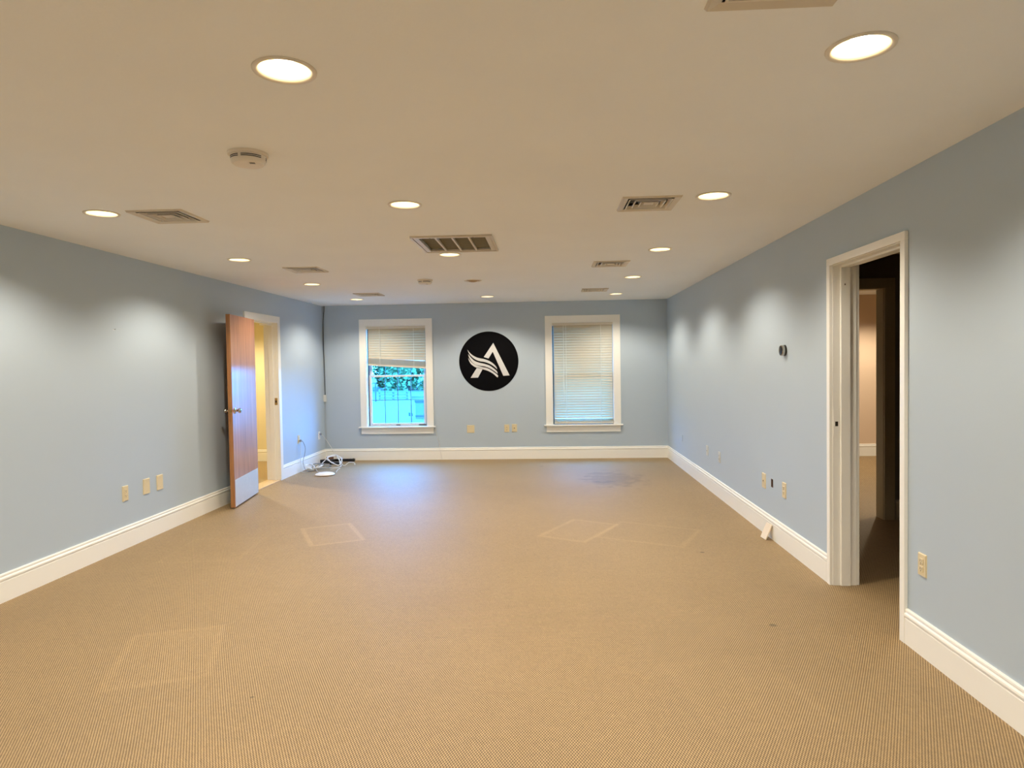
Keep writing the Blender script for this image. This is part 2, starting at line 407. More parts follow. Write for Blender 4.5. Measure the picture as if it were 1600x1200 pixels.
baseboard('baseboard_hall', (PO[1] + 0.11, PY, 0), (AX1 - 0.1, PY, 0), (0,-1,0), 'dim baseboard in the dark hall', HTRIM)

# ------------------------------------------------------------------ door frames
def frame_x(name, xw, sgn, op, cw, ct, thick, label, m, m2=None, strike=None):
    """doorway in a wall whose room face is x=xw; sgn +1 when the room lies towards +x"""
    y0, y1, zt = op; e = empty(name, (xw, (y0+y1)/2, 0)); struct(e, label, 'door frame')
    L = lambda a, b: MB().box((a[0]-xw, a[1]-(y0+y1)/2, a[2]), (b[0]-xw, b[1]-(y0+y1)/2, b[2]))
    def xr(a, b): a, b = xw + sgn*a, xw + sgn*b; return min(a, b), max(a, b)
    def add(n, xa, xb, ya, yb, za, zb, bev=0.0, mm=m):
        x0, x1 = xr(xa, xb); return L((x0, ya, za), (x1, yb, zb)).build(n, mm, e, bevel=bev)
    for side, (xa, xb) in (('room', (0, ct)), ('back', (-thick - ct, -thick))):
        mm = m if side == 'room' else (m2 or m)
        add('casing', xa, xb, y0 - cw, y0 - 0.004, 0, zt + 0.004, 0.003, mm)
        add('casing', xa, xb, y1 + 0.004, y1 + cw, 0, zt + 0.004, 0.003, mm)
        add('head_casing', xa, xb, y0 - cw, y1 + cw, zt + 0.004, zt + cw, 0.003, mm)
    add('jamb', -thick, 0, y0 - JT, y0, 0, zt + JT); add('jamb', -thick, 0, y1, y1 + JT, 0, zt + JT)
    add('head_jamb', -thick, 0, y0, y1, zt, zt + JT)
    s0, s1 = -0.048, -0.107
    add('door_stop', s0, s1, y0, y0 + 0.012, 0, zt - 0.012, 0.002); add('door_stop', s0, s1, y1 - 0.012, y1, 0, zt - 0.012, 0.002)
    add('door_stop', s0, s1, y0 + 0.012, y1 - 0.012, zt - 0.012, zt, 0.002)
    return e, add
e, add = frame_x('trim_1', XL, 1, LD, 0.087, 0.02, WT, 'cream frame of the left doorway behind the open oak door', TRIM)
pl = add('strike_plate', -0.004, -0.040, LD[1] - 0.0025, LD[1], 0.995, 1.085, 0.0, BRASS); pl['label'] = 'brass strike plate'
add('latch_hole', -0.014, -0.030, LD[1] - 0.0035, LD[1] - 0.001, 1.025, 1.055, 0.0, DARK)
add('closer_block', -0.05, -0.15, LD[1] - 0.16, LD[1] - 0.013, LD[2] - 0.03, LD[2] - 0.013, 0.0, TRIM)
e, add = frame_x('trim_2', XR, -1, RD, 0.050, 0.02, WT, 'cream frame of the open right doorway, no door hung', TRIM)
pl = add('strike_plate', -0.004, -0.042, RD[1] - 0.002, RD[1], 0.985, 1.155, 0.0, TRIM)
pl = add('latch_hole', -0.014, -0.032, RD[1] - 0.003, RD[1] - 0.0005, 1.045, 1.075, 0.0, DARK); pl['label'] = 'dark latch hole'
add('screw_hole', -0.070, -0.076, RD[1] - 0.0135, RD[1] - 0.0115, 1.955, 1.965, 0.0, DARK)
for z in (0.25, 1.05, 1.82):
    add('hinge_mortise', -0.003, -0.035, RD[0], RD[0] + 0.002, z - 0.045, z + 0.045, 0.0, HTRIM)
# hall doorway (frontal)
e = empty('trim_3', ((PO[0]+PO[1])/2, PY, 0)); struct(e, 'dim frame of the second doorway at the end of the dark hall', 'door frame')
def addf(n, x0, x1, ya, yb, za, zb, bev=0.0, mm=HTRIM):
    cx = (PO[0]+PO[1])/2
    return MB().box((x0-cx, ya, za), (x1-cx, yb, zb)).build(n, mm, e, bevel=bev)
cw = 0.097
for (ya, yb) in ((-0.02, 0.0), (0.12, 0.14)):
    addf('casing', PO[0]-cw, PO[0]-0.004, ya, yb, 0, PO[2]+0.004, 0.003); addf('casing', PO[1]+0.004, PO[1]+cw, ya, yb, 0, PO[2]+0.004, 0.003)
    addf('head_casing', PO[0]-cw, PO[1]+cw, ya, yb, PO[2]+0.004, PO[2]+cw, 0.003)
addf('jamb', PO[0]-JT, PO[0], 0, 0.12, 0, PO[2]+JT); addf('jamb', PO[1], PO[1]+JT, 0, 0.12, 0, PO[2]+JT); addf('head_jamb', PO[0], PO[1], 0, 0.12, PO[2], PO[2]+JT)
# threshold
o = MB().box((XL - WT - 0.02, LD[0], 0), (XL + 0.012, LD[1], 0.010)).build('trim_4', THRESH, bevel=0.003); struct(o, 'pale wooden threshold strip in the left doorway', 'threshold')

# ------------------------------------------------------------------ oak door leaf (door_1)
hinge = Vector((-3.450, 7.688, 0)); ang = math.atan2(-0.852, 0.122)      # leaf direction from hinge
dv = empty('door_1', hinge, ang); struct(dv, 'oak veneered door swung fully open against the left wall', 'door')
LW, LT, LZ0, LZ1 = 0.862, 0.044, 0.015, 2.052
# local: +x along leaf from hinge, +y = room side (left of direction)
def loc(a, b, n, m, bev=0.0, par=dv): return MB().box(a, b).build(n, m, par, bevel=bev)
loc((0, -LT/2 + .0, LZ0), (LW - 0.006, LT/2, LZ1), 'leaf', OAK, 0.001)
ed = loc((LW - 0.006, -LT/2, LZ0), (LW, LT/2, LZ1), 'edge_band', OAKEDGE, 0.0008); ed['label'] = 'orange brown solid wood edge'
for sgn in (1, -1):
    y = sgn * LT/2
    kp = loc((0.015, min(y, y+sgn*0.0015), LZ0+0.004), (LW-0.02, max(y, y+sgn*0.0015), LZ0+0.29), 'kick_plate', STEEL, 0.0); kp['label'] = 'satin metal kick plate'
    KZ = 1.035; kx = LW - 0.07
    Mk = Matrix.Translation((kx, y, KZ)) @ Matrix.Rotation(math.radians(-90 if sgn > 0 else 90), 4, 'X')
    kn = MB().lathe([(0.033, 0), (0.033, .004), (0.028, .010), (0.013, .013), (0.011, .030), (0.014, .036), (0.024, .042), (0.0275, .052), (0.025, .062), (0.014, .067), (0.004, .068)], n=24, M=Mk).build('knob', NICKEL, dv, smooth=False)
    smooth_angle(kn); kn['label'] = 'round brushed nickel knob'
loc((LW - 0.0002, -0.0125, KZ-0.028), (LW + 0.0015, 0.0125, KZ+0.028), 'latch_plate', BRASS)
loc((LW + 0.0015, -0.007, KZ-0.010), (LW + 0.010, 0.007, KZ+0.010), 'latch_bolt', BRASS)
for z in (0.25, 1.03, 1.82):
    hb_ = MB().lathe([(0.007, z-0.05), (0.007, z+0.05)], (-0.006, LT/2 + 0.004 - LT, 0), 12).build('hinge', BRASS, dv)

# ------------------------------------------------------------------ windows
def window(name, wx, label):
    x0, x1 = wx; z0, z1 = WZ; cx = (x0+x1)/2
    e = empty(name, (cx, D, 0)); struct(e, label, 'window')
    def b(n, xa, xb, ya, yb, za, zb, m=TRIM, bev=0.0, par=e): return MB().box((xa-cx, ya, za), (xb-cx, yb, zb)).build(n, m, par, bevel=bev)
    cw = 0.102
    b('casing', x0-cw, x0, -0.02, 0, z0-0.012, z1, bev=0.003); b('casing', x1, x1+cw, -0.02, 0, z0-0.012, z1, bev=0.003)
    b('head_casing', x0-cw, x1+cw, -0.02, 0, z1, z1+cw, bev=0.003)
    b('stool', x0-cw-0.03, x1+cw+0.03, -0.055, 0.045, z0-0.02, z0, bev=0.004)
    b('apron', x0-cw+0.005, x1+cw-0.005, -0.018, 0, z0-0.117, z0-0.02, bev=0.003)
    b('apron_bead', x0-cw+0.005, x1+cw-0.005, -0.024, -0.018, z0-0.06, z0-0.045)
    # reveals and outer frame
    b('side_reveal', x0, x0+0.010, 0, 0.2, z0, z1); b('side_reveal', x1-0.010, x1, 0, 0.2, z0, z1); b('head_reveal', x0+0.01, x1-0.01, 0, 0.2, z1-0.010, z1)
    b('sill', x0+0.01, x1-0.01, 0.045, 0.215, z0-0.015, z0+0.006, SASH)
    b('sash_track', x0+0.010, x0+0.026, 0.055, 0.135, z0+0.006, z1-0.01, MUNTIN); b('sash_track', x1-0.026, x1-0.010, 0.055, 0.135, z0+0.006, z1-0.01, MUNTIN)
    zm = 1.322
    for (sn, ya, za, zb, br, tr) in (('lower_sash', 0.060, z0+0.006, zm+0.014, 0.040, 0.028), ('upper_sash', 0.100, zm-0.014, z1-0.010, 0.028, 0.036)):
        X0, X1 = x0+0.026, x1-0.026; st = 0.036; yb = ya + 0.032
        mb = MB()
        for (a, c, p, q) in ((X0, X0+st, za, zb), (X1-st, X1, za, zb), (X0+st, X1-st, za, za+br), (X0+st, X1-st, zb-tr, zb)):
            mb.box((a-cx, ya, p), (c-cx, yb, q))
        s = mb.build(sn, SASH, e)
        gx0, gx1, gz0, gz1 = X0+st, X1-st, za+br, zb-tr; ncol, nrow = 4, 2; mw = 0.010
        for i in range(1, ncol):
            xx = gx0 + (gx1-gx0)*i/ncol; b('muntin', xx-mw/2, xx+mw/2, ya+0.010, ya+0.022, gz0, gz1, MUNTIN, par=s)
        for j in range(1, nrow):
            zz = gz0 + (gz1-gz0)*j/nrow; b('muntin', gx0, gx1, ya+0.0095, ya+0.0215, zz-mw/2, zz+mw/2, MUNTIN, par=s)
        for i in range(ncol):
            for j in range(nrow):
                pa = gx0 + (gx1-gx0)*i/ncol + (mw/2 if i else 0); pb = gx0 + (gx1-gx0)*(i+1)/ncol - (mw/2 if i < ncol-1 else 0)
                qa = gz0 + (gz1-gz0)*j/nrow + (mw/2 if j else 0); qb = gz0 + (gz1-gz0)*(j+1)/nrow - (mw/2 if j < nrow-1 else 0)
                yy = ya + 0.016
                MB().add([(pa-cx,yy,qa),(pb-cx,yy,qa),(pb-cx,yy,qb),(pa-cx,yy,qb)], [(0,1,2,3)]).build('pane', GLASS, s)
    lk = b('sash_lock', cx-0.032, cx+0.032, 0.052, 0.060, z0+0.012, z0+0.024, MUNTIN, 0.002)
    lk['label'] = 'dark sash lift'
    return e
w1 = window('window_1', W1, 'left window with raised blind showing bright blue daylight')
w2 = window('window_2', W2, 'right window fully covered by its closed blind')
MB().box((0.33, 0.050, WZ[0]+0.010), (0.445, 0.060, WZ[0]+0.024)).build('vent_latch', MUNTIN, w1)

# ------------------------------------------------------------------ blinds
PITCH = 0.040
def blind(name, wx, z_bot_l, z_bot_r, label, nstack, open_deg=(74,)):
    x0, x1 = wx[0] + 0.028, wx[1] - 0.014; cx = (x0+x1)/2; zt = WZ[1] - 0.012
    e = empty(name, (cx, D + 0.026, zt)); tag(e, label, 'window blind', 'blinds in the two windows')
    hw = (x1-x0)/2
    MB().box((-hw, -0.020, -0.036), (hw, 0.020, 0)).build('head_rail', RAIL, e, bevel=0.003)
    for s in (-1, 1): MB().box((s*(hw+0.008)-0.010, -0.022, -0.040), (s*(hw+0.008)+0.010, 0.022, 0.004)).build('end_bracket', RAIL, e, bevel=0.002)
    zb = min(z_bot_l, z_bot_r)
    mean = (z_bot_l + z_bot_r)/2
    # slat mesh: curved closed slat
    def slat_mesh(tilt):
        ca, sa = math.cos(tilt), math.sin(tilt); vs = []; fs = []; N = 4; wd = 0.047
        for k in range(N+1):
            u = (k/N - 0.5)*wd; c = 0.0035*(1 - (2*k/N - 1)**2)
            y = u*ca - c*sa; z = u*sa + c*ca
            y2 = y - 0.0008*sa; z2 = z + 0.0008*ca
            vs += [(-hw+0.003, y, z), (hw-0.003, y, z), (hw-0.003, y2, z2), (-hw+0.003, y2, z2)]
        for k in range(N):
            a = 4*k; b = a+4
            fs += [(a, a+1, b+1, b), (a+3, b+3, b+2, a+2), (a, b, b+3, a+3), (a+1, a+2, b+2, b+1)]
        fs += [(0,3,2,1), (4*N, 4*N+1, 4*N+2, 4*N+3)]
        return MB().add(vs, fs).mesh('slat')
    steps = [slat_mesh(math.radians(a)) for a in open_deg]
    for q in steps: q.materials.append(SLAT)
    mid = slat_mesh(math.radians(18)); mid.materials.append(SLAT)
    zs = []
    z = zt - 0.055
    while z > mean + 0.035 + nstack*0.007: zs.append((z, 0)); z -= PITCH
    top = zs[-1][0] - 0.026; low = mean + 0.020
    for i in range(nstack): zs.append((top + (low - top)*i/max(1, nstack-1), 1))
    tilt_total = (z_bot_r - z_bot_l)/(2*hw)
    for i, (z, st) in enumerate(zs):
        o = bpy.data.objects.new('slat', mid if st else steps[min(len(steps)-1, int(len(steps)*i/len(zs)))]); C.objects.link(o); o.parent = e
        fr = 1.0 if st else (i/max(1, len(zs)-nstack))**2
        o.location = (0, random.uniform(-0.0008, 0.0008), z - zt); o.rotation_euler = (0, -math.atan(tilt_total)*fr, 0)
    Mr = Matrix.Translation((0, 0, mean - zt)) @ Matrix.Rotation(-math.atan(tilt_total), 4, 'Y')
    MB().box((-hw, -0.016, -0.020), (hw, 0.016, 0.016), Mr).build('bottom_rail', RAIL, e, bevel=0.003)
    for u in (-0.58, 0.60):
        zl = mean - zt + tilt_total*u*hw
        MB().tube([(u*hw, -0.028, -0.03), (u*hw+0.002, -0.029, zl/2), (u*hw, -0.026, zl)], 0.0032, 6).build('ladder_cord', CORD, e)
    return e
b1 = blind('window_blind', W1, 1.512, 1.452, 'beige slatted blind in the left window, raised halfway and hanging crooked', 9)
b2 = blind('window_blind', W2, 0.560, 0.560, 'beige slatted blind lowered to the sill in the right window', 4, (76, 74, 72, 68, 63, 61, 59, 57))
MB().tube([(-0.30, -0.038, -0.03), (-0.302, -0.040, -0.6), (-0.298, -0.040, -1.22)], 0.004, 6).build('tilt_wand', CORD, b2)

# ------------------------------------------------------------------ recessed downlights
def dl_parts(e, lit, ang=0):
    MB().lathe([(0.083, 0.012), (0.083, -0.003), (0.090, -0.006), (0.100, -0.005), (0.101, 0.0005), (0.0985, 0.0005)], n=40, cap0=False, cap1=False).build('trim_ring', RING, e, smooth=True)
    if lit:
        prof = [(0.084, 0.001), (0.083, 0.04), (0.078, 0.085), (0.066, 0.125)]
        MB().lathe(prof + [(0.066, 0.129), (0.087, 0.129), (0.087, 0.001)], n=40, cap0=False, cap1=False).build('reflector', REFL, e, smooth=True)
        b = MB().lathe([(0.040, 0.124), (0.058, 0.085), (0.060, 0.068), (0.054, 0.050), (0.036, 0.038), (0.018, 0.033), (0.002, 0.032)], n=32, cap0=True, cap1=True).build('bulb', BULB, e, smooth=True); b['label'] = 'glowing warm white bulb face'
    else:
        MB().lathe([(0.084, 0.001), (0.078, 0.02), (0.070, 0.03), (0.070, 0.034), (0.087, 0.034), (0.087, 0.001)], n=40, cap0=False, cap1=False).build('reflector', UNLIT, e, smooth=True)
        MB().lathe([(0.069, 0.03), (0.062, 0.004), (0.045, -0.012), (0.024, -0.018), (0.002, -0.019)], n=32).build('eyeball', UNLIT, e, smooth=True)
DLAB = {
 (0,0): 'lit downlight just outside the upper left of the photograph, nearest of the left row',
 (0,1): 'lit downlight beside the near square vent at the far left of the ceiling',
 (0,2): 'lit downlight above the top of the open oak door',
 (0,3): 'lit downlight between the second and third square vents near the left wall',
 (0,4): 'lit downlight just before the far wall above the left window',
 (1,0): 'large lit downlight at the upper left, nearest in the middle row',
 (1,1): 'lit downlight in the middle row, nearer than the return grille',
 (1,2): 'lit downlight right behind the large return grille',
 (1,4): 'lit downlight above the round black logo on the far wall',
 (2,0): 'large lit downlight at the upper right corner with its yellow reflector showing',
 (2,1): 'lit downlight right beside the nearest right-hand louvred vent',
 (2,2): 'lit downlight third along the right row, over the middle of the right wall',
 (2,3): 'lit downlight fourth along the right row, just before the last vent',
 (2,4): 'lit downlight farthest along the right row, above the right window'}
proto = None
for ci, x in enumerate(LX):
    for k in range(5):
        y = LY0 + LSP*k
        if (ci, k) == (1, 3):
            e = empty('recessed_light', (x, y, H)); tag(e, 'unlit brown downlight in the middle row beyond the return grille', 'ceiling light', 'recessed downlights in the ceiling'); dl_parts(e, False); continue
        if proto is None:
            e = empty('recessed_light', (x, y, H)); dl_parts(e, True); proto = e
        else:
            e = empty('recessed_light', (x, y, H))
            for ch in list(proto.children):
                c = ch.copy(); C.objects.link(c); c.parent = e
        tag(e, DLAB[(ci, k)], 'ceiling light', 'recessed downlights in the ceiling')

# ------------------------------------------------------------------ supply vents
def sq_ring(s0, z0, s1, z1, t=0.0015):
    vs = []
    for (s, z) in ((s0, z0), (s1, z1), (s1, z1 + t), (s0, z0 + t)):
        h = s/2; vs += [(-h,-h,z),(h,-h,z),(h,h,z),(-h,h,z)]
    fs = []
    for j in range(4):
        for i in range(4):
            a, b = j*4+i, j*4+(i+1) % 4; c, d = ((j+1) % 4)*4+(i+1) % 4, ((j+1) % 4)*4+i; fs.append((a, b, c, d))
    return vs, fs
VM = None
def vent(x, y, label):
    e = empty('ceiling_vent', (x, y, H)); tag(e, label, 'air vent', 'square louvred supply vents')
    s = VS
    mb = MB(); mb.add(*sq_ring(s, -0.001, s-0.012, -0.011)); mb.add(*sq_ring(s-0.012, -0.011, s-0.075, -0.004, 0.003)); mb.add(*sq_ring(s-0.078, -0.004, s-0.078, 0.03, 0.001))
    mb.build('frame', GRILLE, e)
    q = s - 0.085; n = 3
    for i in range(n):
        a = q * (1 - i/(n+0.6)); 
        lv = MB(); lv.add(*sq_ring(a - 0.002, -0.009, a - 0.018, -0.009, 0.0015)); lv.add(*sq_ring(a - 0.017, -0.009, a - 0.034, 0.010, 0.0015)); lv.build('louvre', LOUV, e)
    a = q * (1 - n/(n+0.6)) ; 
    MB().box((-a/2-.008, -a/2-.008, -0.005), (a/2+.008, a/2+.008, -0.003)).build('centre_plate', GRILLE, e)
    MB().box((-q/2-0.004, -q/2-0.004, 0.045), (q/2+0.004, q/2+0.004, 0.048)).build('duct_back', DARK, e)
    return e
VL = ['square louvred vent at the very top edge, beside the large upper right light', 'nearest right-hand louvred vent, left of a lit downlight',
      'second right-hand louvred vent, smaller and farther away', 'farthest right-hand vent, close to the far wall above the right window',
      'near left louvred vent beside the leftmost downlight', 'middle left louvred vent with a bluish daylight glint on its side', 'farthest left vent, above the left window']
VG = ['right', 'right', 'right', 'right', 'left', 'left', 'left']
for (x, y), l in zip(VENTS, VL): vent(x, y, l)
# return grille
e = empty('return_air_grille', ((GRX0+GRX1)/2, (GRY0+GRY1)/2, H)); tag(e, 'large rectangular return grille with four brown filter panels mid ceiling', 'air grille')
gx, gy = (GRX1-GRX0)/2, (GRY1-GRY0)/2
def ringrect(mb, ax, ay, bx, by, z0, z1):
    for (p, q) in (((-ax,-ay),(ax,-by)), ((-ax,by),(ax,ay)), ((-ax,-by),(-bx,by)), ((bx,-by),(ax,by))): mb.box((p[0],p[1],z0),(q[0],q[1],z1))
mb = MB(); ringrect(mb, gx, gy, gx-0.016, gy-0.016, -0.014, -0.0005); mb.build('outer_frame', GRILLE, e)
mb = MB(); ringrect(mb, gx-0.019, gy-0.019, gx-0.055, gy-0.055, -0.010, 0.003); mb.build('door_frame', GRILLE, e)
iw = gx - 0.055; ih = gy - 0.055
for i in range(1, 4):
    xx = -iw + 2*iw*i/4; MB().box((xx-0.007, -ih, -0.008), (xx+0.007, ih, 0.012)).build('divider', GRILLE, e)
for i in range(4):
    xa = -iw + 2*iw*i/4 + (0.007 if i else 0); xb = -iw + 2*iw*(i+1)/4 - (0.007 if i < 3 else 0)
    vs = []; fs = []; n = 6
    for k in range(n+1):
        yy = -ih + 2*ih*k/n; zz = 0.010 + 0.006*math.sin(math.pi*k/n + i)
        vs += [(xa, yy, zz), (xb, yy, zz)]
    for k in range(n): fs.append((2*k, 2*k+1, 2*k+3, 2*k+2))
    m0 = len(vs); vs += [(a_, b_, 0.03) for (a_, b_) in ((xa,-ih),(xb,-ih),(xb,ih),(xa,ih))]; fs.append((m0, m0+1, m0+2, m0+3))
    MB().add(vs, fs).build('filter_panel', FILTER, e)
for xx in (-iw+0.09, iw-0.09): MB().lathe([(0.006, -0.013), (0.006, -0.008)], (xx, -gy+0.037, 0), 12).build('latch_screw', BRASS, e)
MB().box((-gx+0.05, -gy+0.05, 0.13), (gx-0.05, gy-0.05, 0.14)).build('duct_back', DARK, e)

# ------------------------------------------------------------------ smoke detectors
def detector(x, y, s, label, rot=0):
    e = empty('smoke_detector', (x, y, H), rot); tag(e, label, 'smoke detector', 'ceiling smoke detectors')
    MB().lathe([(0.086*s, -0.0005), (0.086*s, -0.010*s), (0.083*s, -0.013*s), (0.07*s, -0.013*s)], n=40).build('base', RING, e)
    o = MB().lathe([(0.076*s, -0.012*s), (0.075*s, -0.030*s), (0.072*s, -0.042*s), (0.064*s, -0.050*s), (0.030*s, -0.054*s), (0.002, -0.054*s)], n=40).build('body', RING, e); smooth_angle(o)
    for (a0, a1) in ((-150, -108), (-98, -30), (0, 60), (80, 140)):
        for (r, z) in ((0.0765*s, -0.020*s), (0.0758*s, -0.027*s)):
            n = 10; vs = []; fs = []
            for k in range(n+1):
                a = math.radians(a0 + (a1-a0)*k/n)
                for (rr, zz) in ((r+0.0004, z), (r+0.0004, z-0.0034*s), (r-0.004, z-0.0034*s), (r-0.004, z)): vs.append((rr*math.cos(a), rr*math.sin(a), zz))
            for k in range(n):
                for j in range(4): fs.append((4*k+j, 4*k+(j+1) % 4, 4*k+4+(j+1) % 4, 4*k+4+j))
            fs += [(0,1,2,3), (4*n+3, 4*n+2, 4*n+1, 4*n)]
            MB().add(vs, fs).build('slot', BLACK, e)
    for k in range(4): MB().box((0.018*s+k*0.006*s, -0.045*s, -0.0553*s), (0.0205*s+k*0.006*s, -0.030*s, -0.0528*s)).build('sounder_slot', BLACK, e)
detector(-1.318, 2.944, 1.0, 'round cream smoke detector with dark slots at the upper left of the ceiling', math.radians(8))
detector(-1.352, 7.45, 1.0, 'small distant smoke detector between far vents, left of the unlit downlight')

# ------------------------------------------------------------------ wall plates
def plate(name, pos, face, w_, h_, label, kind='duplex', m=IVORY, group=None):
    """face: 'L' on left wall, 'R' on right wall, 'B' on back wall; local +x right, +z up, -y towards room"""
    rz = {'B': 0, 'L': math.radians(90), 'R': math.radians(-90)}[face]
    e = empty(name, pos, rz); tag(e, label, 'wall outlet' if kind == 'duplex' else 'wall plate', group)
    t = 0.007
    MB().add([(-w_/2,0,-h_/2),(w_/2,0,-h_/2),(w_/2,0,h_/2),(-w_/2,0,h_/2),(-w_/2+.004,-t,-h_/2+.004),(w_/2-.004,-t,-h_/2+.004),(w_/2-.004,-t,h_/2-.004),(-w_/2+.004,-t,h_/2-.004)],
             [(0,1,2,3),(7,6,5,4),(0,4,5,1),(1,5,6,2),(2,6,7,3),(3,7,4,0)]).build('plate', m, e)
    if kind == 'duplex':
        for zc in (-0.0195, 0.0195):
            r = MB().box((-0.017, -t-0.003, zc-0.0145), (0.017, -t+0.001, zc+0.0145)).build('receptacle', m, e, bevel=0.003)
            for (xa, wd, ht, dz) in ((-0.0065, 0.0022, 0.009, 0.002), (0.0065, 0.0022, 0.0075, 0.002)):
                MB().box((xa-wd/2, -t-0.0034, zc+dz-ht/2), (xa+wd/2, -t-0.0028, zc+dz+ht/2)).build('slot', DARK, r)
            MB().box((-0.0025, -t-0.0034, zc-0.011), (0.0025, -t-0.0028, zc-0.006)).build('slot', DARK, r)
        MB().lathe([(0.003, 0), (0.003, 0.0015)], n=10, M=Matrix.Translation((0, -t, 0)) @ Matrix.Rotation(math.pi/2, 4, 'X')).build('screw', m, e)
    elif kind == 'blank':
        for zc in (-h_*0.3, h_*0.3):
            MB().lathe([(0.003, 0), (0.003, 0.0015)], n=10, M=Matrix.Translation((0, -t, zc)) @ Matrix.Rotation(math.pi/2, 4, 'X')).build('screw', m, e)
    elif kind == 'jack':
        MB().box((-0.02, -t-0.002, -0.018), (0.02, -t+0.001, 0.018)).build('insert', m, e, bevel=0.002)
        MB().box((-0.007, -t-0.0024, -0.007), (0.007, -t-0.0018, 0.005)).build('port', DARK, e)
    return e
plate('wall_outlet', (XL, 5.360, 0.455), 'L', 0.076, 0.128, 'ivory duplex outlet, lowest and leftmost of three plates on the left wall')
plate('wall_plate', (XL, 5.655, 0.461), 'L', 0.094, 0.136, 'blank cream wall plate, middle of the three on the left wall', 'blank')
plate('wall_plate', (XL, 5.857, 0.461), 'L', 0.094, 0.136, 'blank cream wall plate nearest the oak door on the left wall', 'blank')
plate('wall_outlet', (XL, 9.258, 0.462), 'L', 0.074, 0.120, 'outlet with a plugged grey cord between left doorway and corner')
plate('wall_outlet', (XL, 10.105, 0.425), 'L', 0.074, 0.120, 'white outlet with a plug beside the far left corner', 'duplex', WHITE)
plate('wall_plate', (-1.207, D, 0.475), 'B', 0.118, 0.122, 'square ivory wall plate between left window and logo', 'blank')
plate('wall_outlet', (-0.640, D, 0.480), 'B', 0.076, 0.118, 'ivory duplex outlet below the logo on the far wall')
plate('wall_plate', (-0.522, D, 0.484), 'B', 0.080, 0.122, 'ivory jack plate just right of the outlet below the logo', 'jack')
PBL = mat('painted_over_plate', (0.60, 0.62, 0.60), 0.5)
plate('wall_plate', (XR, 7.845, 0.438), 'R', 0.090, 0.118, 'pale wall plate, farther of the distant pair on the right wall', 'jack', PBL)
plate('wall_outlet', (XR, 7.296, 0.440), 'R', 0.074, 0.118, 'pale wall outlet, nearer of the distant pair on the right wall', 'duplex', PBL)
plate('wall_plate', (XR, 9.30, 0.422), 'R', 0.060, 0.09, 'small painted-over plate near the far right corner', 'plain', BLUE)
plate('wall_plate', (XR, 5.815, 0.446), 'R', 0.088, 0.130, 'cream wall plate left of the dark hole on the right wall', 'jack')
plate('wall_outlet', (XR, 5.322, 0.455), 'R', 0.078, 0.124, 'ivory duplex outlet right of the dark hole on the right wall')
plate('wall_outlet', (XR, 3.388, 0.452), 'R', 0.072, 0.114, 'ivory duplex outlet nearest the camera, right of the right doorway')
plate('wall_outlet', (-4.437, D, 0.440), 'B', 0.074, 0.118, 'outlet on the yellow wall seen through the left doorway')
# dark open hole with bracket
e = empty('wall_opening_bracket', (XR, 5.614, 0.459)); tag(e, 'dark uncovered hole in the right wall between two plates', 'wall box')
MB().box((0.05, -0.026, -0.035), (0.052, 0.026, 0.035)).build('back', DARK, e)
mb = MB()
for (a, b) in (((0.0015,-0.026,-0.035),(0.05,-0.024,0.035)), ((0.0015,0.024,-0.035),(0.05,0.026,0.035)), ((0.0015,-0.024,-0.035),(0.05,0.024,-0.033)), ((0.0015,-0.024,0.033),(0.05,0.024,0.035))): mb.box(a, b)
mb.build('rim', BROWN, e)
for z in (-0.02, -0.005, 0.01, 0.025): MB().box((0.004, -0.003, z-0.003), (0.010, 0.004, z+0.002)).build('wire_end', GCORD, e)

e = empty('wall_hook', (XL, 5.289, 1.812)); tag(e, 'tiny bent nail left high on the left wall', 'hook')
MB().tube([(0.0005, 0, 0.006), (0.010, 0, 0.004), (0.013, 0.002, 0.010)], 0.0018, 6).build('nail', GCORD, e); MB().box((0.0005, -0.016, -0.001), (0.002, 0.003, 0.003)).build('tape_scrap', WHITE, e)
# ------------------------------------------------------------------ thermostat
e = empty('thermostat', (XR, 5.300, 1.553), rot=(0, math.radians(-90), 0)); tag(e, 'round black and steel thermostat on the right wall', 'thermostat')
o = MB().lathe([(0.043, 0), (0.043, 0.008), (0.039, 0.010), (0.039, 0.014)], n=36).build('back_plate', BLACK, e); smooth_angle(o)
o = MB().lathe([(0.0405, 0.013), (0.0415, 0.016), (0.0415, 0.030), (0.040, 0.033), (0.037, 0.034)], n=36).build('ring', NICKEL, e); smooth_angle(o)
o = MB().lathe([(0.0385, 0.031), (0.037, 0.036), (0.030, 0.0385), (0.015, 0.040), (0.001, 0.0402)], n=36).build('glass_face', mat('thermostat_glass', (0.01, 0.01, 0.012), 0.06), e); smooth_angle(o)

# ------------------------------------------------------------------ small cream plate leaning on right baseboard
Ml = Matrix.Translation((XR - 0.078, 5.60, 0.002)) @ Matrix.Rotation(math.radians(5), 4, 'Z') @ Matrix.Rotation(math.radians(24), 4, 'Y')
o = MB().box((-0.006, -0.055, 0), (0.002, 0.050, 0.132), Ml).build('loose_cover_plate', mat('loose_plate_cream', (0.80, 0.68, 0.50), 0.5), bevel=0.002)
tag(o, 'small cream plate leaning against the right baseboard', 'cover plate')

